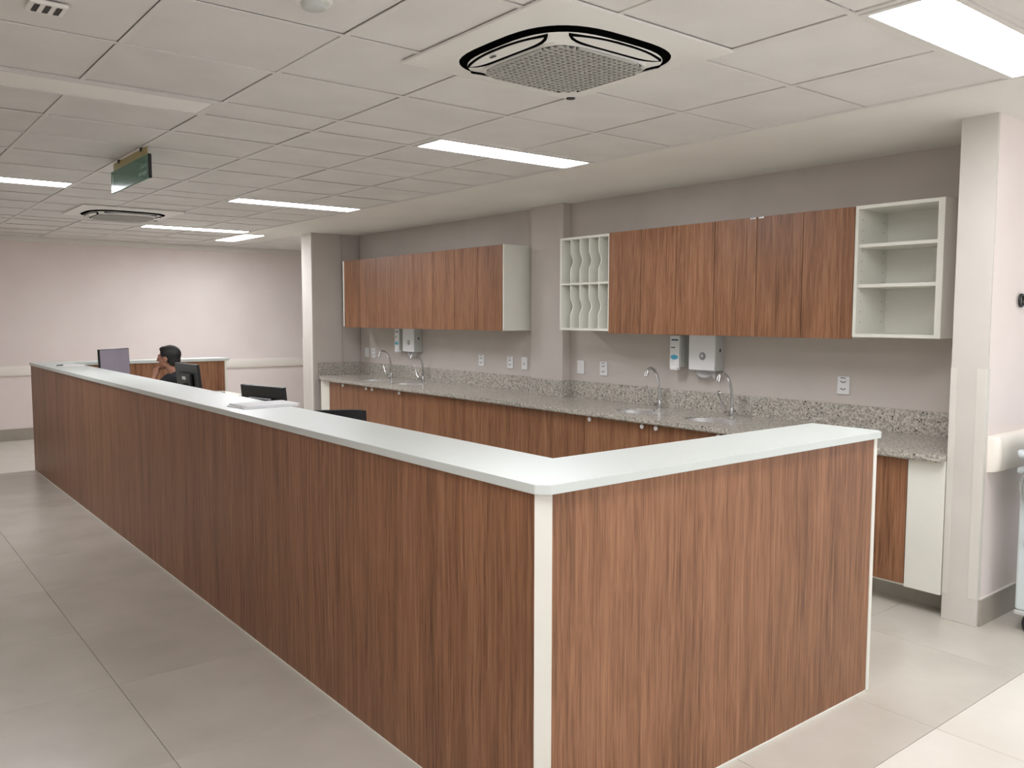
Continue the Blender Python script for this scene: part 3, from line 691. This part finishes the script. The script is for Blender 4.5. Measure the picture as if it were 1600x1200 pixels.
# ================================================================== RAILS
def rail_profile(name, label, p0, p1, nrm, z0, z1, dep):
    """bumper rail from p0 to p1 along a wall with outward normal nrm; bulging section"""
    p0, p1, nrm = Vector((*p0, 0)), Vector((*p1, 0)), Vector((*nrm, 0))
    t = thing(name, label, 'handrail', (p0.x, p0.y, z0))
    prof = [(0.0005, z0), (dep*.7, z0+.004), (dep*.92, z0+.02), (dep, z0+(z1-z0)*.35), (dep, z0+(z1-z0)*.65), (dep*.92, z1-.02), (dep*.7, z1-.004), (.0005, z1)]
    bm = bmesh.new()
    d = (p1-p0).normalized(); cap = .035
    def ring(p, s=1.0): return [bm.verts.new(p + nrm*(.0005+(q-.0005)*s) + Vector((0, 0, z)) - Vector((p0.x, p0.y, z0))) for q, z in prof]
    a = ring(p0+d*cap); b = ring(p1)
    for k in range(len(prof)): j = (k+1) % len(prof); bm.faces.new((a[k], a[j], b[j], b[k]))
    bm.faces.new(a); bm.faces.new(b)
    link('rail', finish(bm, 'rail', True), 'rail', t, (p0.x, p0.y, z0))
    bm = bmesh.new(); R = [ring(p0+d*cap*(1-math.cos(q*PI/2/5)) if False else p0+d*(cap-.001)*(1-math.cos(q/5*PI/2)), max(.05, math.sin(q/5*PI/2))) for q in range(6)]
    for A, B in zip(R, R[1:]):
        for k in range(len(prof)): j = (k+1) % len(prof); bm.faces.new((A[k], A[j], B[j], B[k]))
    bm.faces.new(R[0]); bm.faces.new(R[-1])
    link('end_cap', finish(bm, 'end_cap', True), 'rail', t, (p0.x, p0.y, z0))
rail_profile('wall_bumper_rail', 'cream bumper rail on the pink wall right of the near pillar', (2.985, YP0), (X1, YP0), (0, -1), .79, .975, .055)
rail_profile('wall_bumper_rail', 'long cream bumper rail along the far pink wall', (X0+.02, Y1), (X1, Y1), (0, -1), .815, .945, .04)

# ================================================================== SMALL THINGS ON AND IN THE COUNTER
t = thing('paper_stack', 'small stack of white papers on the long countertop', 'papers', (.235, 2.52, H))
for k, (dx, dy, rz) in enumerate(((-.012, -.015, .05), (0, 0, -.03), (.01, .012, .04))):
    c, s = math.cos(rz), math.sin(rz); w2, h2 = .148, .108
    q = [(.235+dx+c*x-s*y, 2.52+dy+s*x+c*y) for x, y in ((-w2, -h2), (w2, -h2), (w2, h2), (-w2, h2))]
    prism('sheet', q, H+.0005+k*.0036, H+.0036+k*.0036, 'paper', t)
t = thing('note_sheet', 'thin paper sheet with a dark pen at the far end of the countertop', 'papers', (.22, 7.08, H))
prism('sheet', [(.12, 6.97), (.31, 6.93), (.35, 7.2), (.15, 7.22)], H+.0003, H+.0025, 'paper', t)
tube('pen', [(.09, 7.06, H+.0075), (.15, 7.11, H+.0075)], .0045, 'black', t, 8)

def monitor(name, label, loc, face, width, height, ztop, tilt=.12):
    """face = direction (x,y) the screen looks at"""
    ang = math.atan2(face[1], face[0])+PI/2          # local -Y looks at face
    t = thing(name, label, 'monitor', (loc[0], loc[1], .741), ang, group='computer monitors inside the counter')
    zc = ztop-.741-height/2*math.cos(tilt)
    RX = Matrix.Rotation(-tilt, 3, 'X')
    def tb(nm, lst, mat, par, bev=0.0, base=Vector((0, 0, zc))):
        bm = bmesh.new()
        for q in lst: add_box(bm, *q, bev)
        bmesh.ops.rotate(bm, verts=bm.verts, cent=(0, 0, 0), matrix=RX)
        return link(nm, finish(bm, nm), mat, par, base if par == t else (0, 0, 0), True)
    hw, hh = width/2, height/2
    cs = tb('casing', [(-hw, hw, 0, .022, -hh, hh)], 'black', t, .003)
    tb('back_bulge', [(-hw*.55, hw*.55, .0225, .045, -hh*.6, hh*.5)], 'black', t, .008)
    tb('screen', [(-hw+.008, hw-.008, -.0012, 0, -hh+.014, hh-.008)], 'screen', t)
    tb('logo', [(-.035, .035, .0452, .046, -.012+hh*.25, .012+hh*.25)], 'grey_plastic', t)
    bm = bmesh.new(); add_tube(bm, [(0, .06, .012), (0, .06, zc-.02)], .02, 10)
    add_box(bm, -.03, .03, .02, .07, zc-.06, zc-.01)
    link('stand_column', finish(bm, 'stand_column', True), 'black', t, (0, 0, 0), True)
    lathe('stand_base', [(0, .014), (.05, .013), (.11, .006), (.115, 0), (0, 0)], 'black', t, (0, .05, 0), 28, 1, .85, local=True)
    return t
monitor('monitor', 'monitor with lit purple-grey screen facing the seated person', (.57, 6.94), (.666, -.746), .45, .30, 1.257, .03)
monitor('monitor', 'black monitor seen from behind, beside the seated person', (.577, 4.77), (1, .05), .45, .28, 1.212, .10)
monitor('monitor', 'black monitor seen from behind, near the papers', (.54, 3.23), (.978, .205), .45, .28, 1.147, .10)

def office_chair(label, loc, rotz, bh=.40):
    t = thing('office_chair', label, 'chair', (loc[0], loc[1], 0), rotz, group='black office chairs inside the counter')
    # seat faces local +Y
    bm = bmesh.new(); add_box(bm, -.24, .24, -.22, .25, .43, .49, .025, 3); link('seat', finish(bm, 'seat', True), 'black_fabric', t, (0, 0, 0), True)
    # curved backrest
    bm = bmesh.new(); nx, nz = 12, 8; G = {}
    for side in (0, 1):
        for i in range(nx+1):
            for k in range(nz+1):
                s = -1+2*i/nx; v = k/nz
                wd = .225*(1-.10*v-.05*(1-v)); zz = .56+bh*v - .014*(abs(s)**3)*v
                th_ = .022*(1-.5*abs(s)**4)
                y = -.25-.05*v+.055*s*s + (th_ if side else -th_)
                G[side, i, k] = bm.verts.new((wd*s, y, zz))
    for side in (0, 1):
        for i in range(nx):
            for k in range(nz): bm.faces.new((G[side, i, k], G[side, i+1, k], G[side, i+1, k+1], G[side, i, k+1]))
    for i in range(nx):
        for k in (0, nz): bm.faces.new((G[0, i, k], G[0, i+1, k], G[1, i+1, k], G[1, i, k]))
    for k in range(nz):
        for i in (0, nx): bm.faces.new((G[0, i, k], G[0, i, k+1], G[1, i, k+1], G[1, i, k]))
    link('backrest', finish(bm, 'backrest', True), 'black_fabric', t, (0, 0, 0), True)
    tube('back_support', [(0, -.08, .425), (0, -.25, .42), (0, -.30, .50), (0, -.295, .66)], .02, 'black', t, 8, True)
    for s in (-1, 1):
        bm = bmesh.new(); add_tube(bm, [(s*.20, .02, .43), (s*.28, .02, .44), (s*.29, .0, .64)], .014, 8); add_box(bm, s*.29-.03, s*.29+.03, -.12, .12, .64, .665, .008)
        link('armrest', finish(bm, 'armrest', True), 'black', t, (0, 0, 0), True)
    tube('gas_post', [(0, 0, .09), (0, 0, .43)], .025, 'black', t, 12, True)
    for k in range(5):
        a = 2*PI*k/5+.3; c, s = math.cos(a), math.sin(a)
        lg = tube('leg', [(0, 0, .10), (c*.27, s*.27, .075)], [.024, .016], 'black', t, 8, True)
        bm = bmesh.new(); q = Vector((c*.28, s*.28, .03)); n = Vector((-s, c, 0))
        add_tube(bm, [q-n*.02, q+n*.02], .03, 14); add_tube(bm, [q+Vector((0, 0, .02)), q+Vector((0, 0, .055))], .008, 6)
        link('caster', finish(bm, 'caster', True), 'dark', lg, Vector((0, 0, -.10)), True)
    return t
office_chair('empty black office chair whose curved back shows above the countertop', (1.146, 3.52), -.467)
office_chair('black office chair under the seated person', (1.137, 6.56), .848, .27)

# ------------------------------------------------------------------ seated person (local: faces +Y, left hand at -X)
def person():
    ang = .848
    t = thing('person', 'seated person in a black shirt resting chin on hand behind the counter', 'person', (1.06, 6.655, 0), ang)
    def solid(name, build, mat, voxel, parent, smooth_it=2):
        bm = bmesh.new(); build(bm); me0 = bpy.data.meshes.new(name); bmesh.ops.recalc_face_normals(bm, faces=bm.faces); bm.to_mesh(me0); bm.free()
        o = bpy.data.objects.new(name, me0); COL.objects.link(o)
        md = o.modifiers.new('r', 'REMESH'); md.mode = 'VOXEL'; md.voxel_size = voxel
        sm = o.modifiers.new('s', 'SMOOTH'); sm.iterations = smooth_it; sm.factor = .5
        bpy.context.view_layer.update()
        me = bpy.data.meshes.new_from_object(o.evaluated_get(bpy.context.evaluated_depsgraph_get()))
        bpy.data.objects.remove(o)
        me.polygons.foreach_set('use_smooth', [True]*len(me.polygons)); me.materials.clear()
        return link(name, me, mat, parent, (0, 0, 0), True)
    def ball(bm, c, r, sx=1, sy=1, sz=1, seg=20):
        q = bmesh.ops.create_uvsphere(bm, u_segments=seg, v_segments=seg//2+2, radius=r)
        bmesh.ops.scale(bm, vec=(sx, sy, sz), verts=q['verts']); bmesh.ops.translate(bm, vec=c, verts=q['verts'])
    def limb(bm, pts, rads):
        P = []; R = []
        for i in range(len(pts)-1):
            a, b = Vector(pts[i]), Vector(pts[i+1])
            for k in range(6): P.append(a.lerp(b, k/6)); R.append(rads[i]+(rads[i+1]-rads[i])*k/6)
        P.append(Vector(pts[-1])); R.append(rads[-1]); add_tube(bm, P, R, 14)
        for p, r in zip(pts, rads): ball(bm, p, r, seg=14)
    HC = Vector((0, .085, 1.165))
    def head(bm):
        ball(bm, HC+Vector((0, -.012, .028)), .082, .93, 1.14, 1.03, 28)       # skull
        ball(bm, HC+Vector((0, .03, -.035)), .062, .92, .98, 1.22, 24)          # face
        ball(bm, HC+Vector((0, .062, -.092)), .027, 1.1, 1, .9, 14)             # chin
        limb(bm, [HC+Vector((-.045, .02, -.07)), HC+Vector((0, .06, -.088)), HC+Vector((.045, .02, -.07))], [.022, .022, .022])
        limb(bm, [HC+Vector((0, .088, .012)), HC+Vector((0, .107, -.024))], [.010, .014])   # nose
        ball(bm, HC+Vector((0, .089, -.056)), .017, 1.5, .7, .7, 12)            # lips
        limb(bm, [HC+Vector((-.03, .083, .022)), HC+Vector((.03, .083, .022))], [.012, .012])  # brow
        for s in (-1, 1):
            ball(bm, HC+Vector((s*.078, -.004, -.012)), .026, .42, .75, 1.2, 14)  # ears
            ball(bm, HC+Vector((s*.031, .078, 0)), .013, 1, .7, .8, 10)
        limb(bm, [Vector((0, .01, .985)), HC+Vector((0, -.012, -.07))], [.058, .052])
    SHL, ELL, WRL = (-.19, -.005, .965), (-.235, .20, .79), (-.085, .195, .975)
    SHR, ELR, WRR = (.19, -.005, .965), (.26, .12, .795), (.10, .32, .785)
    def hand(bm, wr, d, up, flip):
        """palm from wrist along d; up = back-of-hand normal; four curled fingers + thumb"""
        wr, d, up = Vector(wr), Vector(d).normalized(), Vector(up).normalized(); sd = d.cross(up).normalized()*flip
        limb(bm, [wr, wr+d*.03, wr+d*.075], [.024, .03, .034])
        for k, (o, l) in enumerate(((-.028, .062), (-.0095, .072), (.0095, .068), (.027, .052))):
            b = wr+d*.085+sd*o
            p1 = b+d*l*.45-up*.004; p2 = p1+d*l*.25-up*l*.32; p3 = p2-d*l*.05-up*l*.34
            limb(bm, [b, p1, p2, p3], [.0095, .009, .008, .007])
        b = wr+d*.03-sd*.03
        limb(bm, [b, b+d*.028-sd*.022-up*.008, b+d*.055-sd*.022-up*.018], [.012, .010, .008])
    def body(bm):
        head(bm)
        limb(bm, [(0, -.19, .555), (0, -.12, .70), (0, -.03, .88), (0, .01, .99)], [.13, .13, .135, .06])
        limb(bm, [(-.16, -.005, .955), (.16, -.005, .955)], [.058, .058])
        for s, (a, b, c) in ((-1, (SHL, ELL, WRL)), (1, (SHR, ELR, WRR))):
            limb(bm, [a, b, c], [.05, .038, .025])
            limb(bm, [(s*.10, -.16, .56), (s*.12, .26, .545), (s*.12, .26, .10)], [.078, .056, .036])
            limb(bm, [(s*.12, .23, .055), (s*.12, .40, .04)], [.042, .034])
        hand(bm, WRL, (.52, -.08, .85), (-.5, .6, .4), 1)
        hand(bm, WRR, (-.5, .85, -.02), (0, 0, 1), -1)
    b = solid('body', body, 'skin', .0065, t, 1)
    def shirt(bm):
        limb(bm, [(0, -.19, .56), (0, -.12, .70), (0, -.03, .88), (0, .004, .975)], [.142, .143, .148, .078])
        limb(bm, [(-.17, -.005, .955), (.17, -.005, .955)], [.068, .068])
        for a, b_, c in ((SHL, ELL, WRL), (SHR, ELR, WRR)):
            a, b_ = Vector(a), Vector(b_); limb(bm, [a, a.lerp(b_, .62)], [.064, .058])
    solid('shirt', shirt, 'shirt', .01, t)
    def trousers(bm):
        for s in (-1, 1): limb(bm, [(s*.09, -.17, .565), (s*.12, .26, .55), (s*.12, .26, .12)], [.092, .068, .055])
        ball(bm, (0, -.19, .56), .135, 1.15, 1, .75)
    solid('trousers', trousers, 'trouser', .012, t)
    def hair(bm):
        ball(bm, HC+Vector((0, -.020, .036)), .090, .95, 1.12, 1.0, 28)
        ball(bm, HC+Vector((0, -.055, -.02)), .068, 1.02, .85, 1.15, 24)
        ball(bm, HC+Vector((0, .03, .085)), .05, 1.2, 1.1, .6, 16)
    h = solid('hair', hair, 'hair', .008, t, 1)
    # carve face side: keep hair only above / behind the hairline
    bm = bmesh.new(); bm.from_mesh(h.data); kill = []
    for v in bm.verts:
        q = v.co-HC
        front = q.y > .052 - .0*q.z and q.z < .05
        side = q.y > .012 and q.z < .012
        low = q.z < -.075 
        if front or side or low: kill.append(v)
    bmesh.ops.delete(bm, geom=kill, context='VERTS'); bm.to_mesh(h.data); bm.free()
    for s in (-1, 1):
        bmq = bmesh.new(); add_tube(bmq, [(s*.12, .20, .03), (s*.12, .30, .042), (s*.12, .42, .032)], [.05, .05, .04], 14)
        link('shoe', finish(bmq, 'shoe', True), 'black', t, (0, 0, 0), True)
        bmq = bmesh.new(); q = bmesh.ops.create_uvsphere(bmq, u_segments=12, v_segments=8, radius=.0075)
        link('eye', finish(bmq, 'eye', True), 'black', t, HC+Vector((s*.031, .087, .002)), True)
    return t
person()

# ------------------------------------------------------------------ medical cart at the right edge
t = thing('medical_cart', 'pale blue-white wheeled medical cart with cables at the right edge', 'medical cart', (3.31, -.31, 0))
x0, x1, y0, y1 = 3.045, 3.53, -.57, -.085
box('body', x0, x1, y0, y1, .11, .80, 'cart', t, bev=.012, seg=2)
box('top_tray', x0-.02, x1+.02, y0-.02, y1+.012, .80, .83, 'cart', t, bev=.01, seg=2)
box('base', x0-.004, x1+.004, y0-.004, y1+.004, .085, .11, 'grey_plastic', t, bev=.006)
for x in (x0+.05, x1-.05):
    for y in (y0+.05, y1-.05):
        cs = lathe('caster', [(0, .018), (.036, .018), (.042, .012), (.042, -.012), (.036, -.018), (0, -.018)], 'dark', t, (x, y, .0425), 20, rot=Matrix.Rotation(PI/2, 3, 'X'))
        box('fork', x-.022, x+.022, y-.026, y+.026, .06, .086, 'grey_plastic', cs, bev=.004)
tube('handle', [(x0+.03, y1-.02, .90), (x0-.06, y1-.02, .91), (x0-.13, y1-.05, .91), (x0-.15, y1-.10, .91), (x0-.13, y1-.16, .91), (x0-.02, y1-.18, .90), (x0+.05, y1-.18, .90)], .016, 'cart', t, 12)
box('console', x0+.0, x1-.05, y0+.05, y1-.005, .831, .97, 'cart', t, bev=.02, seg=2)
lathe('wrapped_knob', [(0, .07), (.04, .06), (.06, .03), (.055, 0), (0, 0)], 'bag', t, (x0+.09, y1-.08, .97), 14)
bm = bmesh.new()
for k in range(3):
    P = []
    for q in range(25):
        a = 2*PI*q/24
        P.append((-.018+.012*math.sin(a*2+k)-.012*k, -.09+(.055+.012*k)*math.cos(a), .74+(.075+.014*k)*math.sin(a)))
    add_tube(bm, P, .005, 6, False)
link('cable_coil', finish(bm, 'cable_coil', True), 'cable', t, (x0, y1, 0))
cn = tube('connector', [(x0-.018, y1-.045, .70), (x0-.02, y1-.04, .655)], .012, 'black', t, 10)
tube('connector_ring', [(x0-.0175, y1-.046, .702), (x0-.017, y1-.047, .722)], .010, 'yellow', cn, 10)
tube('hanging_cable', [(x0-.012, y1-.06, .69), (x0-.01, y1-.05, .58), (x0-.008, y1-.048, .475)], .004, 'cable', t, 6)
box('cable_plug', x0-.018, x0-.001, y1-.06, y1-.036, .44, .475, 'black', t, bev=.003)

# black loop on a wall hook at the right edge
t = thing('wall_hook_loop', 'small black looped hook on the pink wall at the right edge', 'hook', (3.31, YP0, 1.655))
lathe('mount', [(0, .012), (.012, .011), (.016, .004), (.016, 0), (0, 0)], 'black', t, (3.345, YP0-.0005, 1.655), 14, rot=Matrix.Rotation(PI/2, 3, 'X'))
bm = bmesh.new()
P = [(.026*math.cos(2*PI*q/20), 0, .03*math.sin(2*PI*q/20)) for q in range(21)]
add_tube(bm, P, .0075, 8, False)
link('loop', finish(bm, 'loop', True), 'black', t, (3.285, YP0-.012, 1.655))
tube('arm', [(3.308, YP0-.012, 1.655), (3.345, YP0-.012, 1.655)], .007, 'black', t, 8)
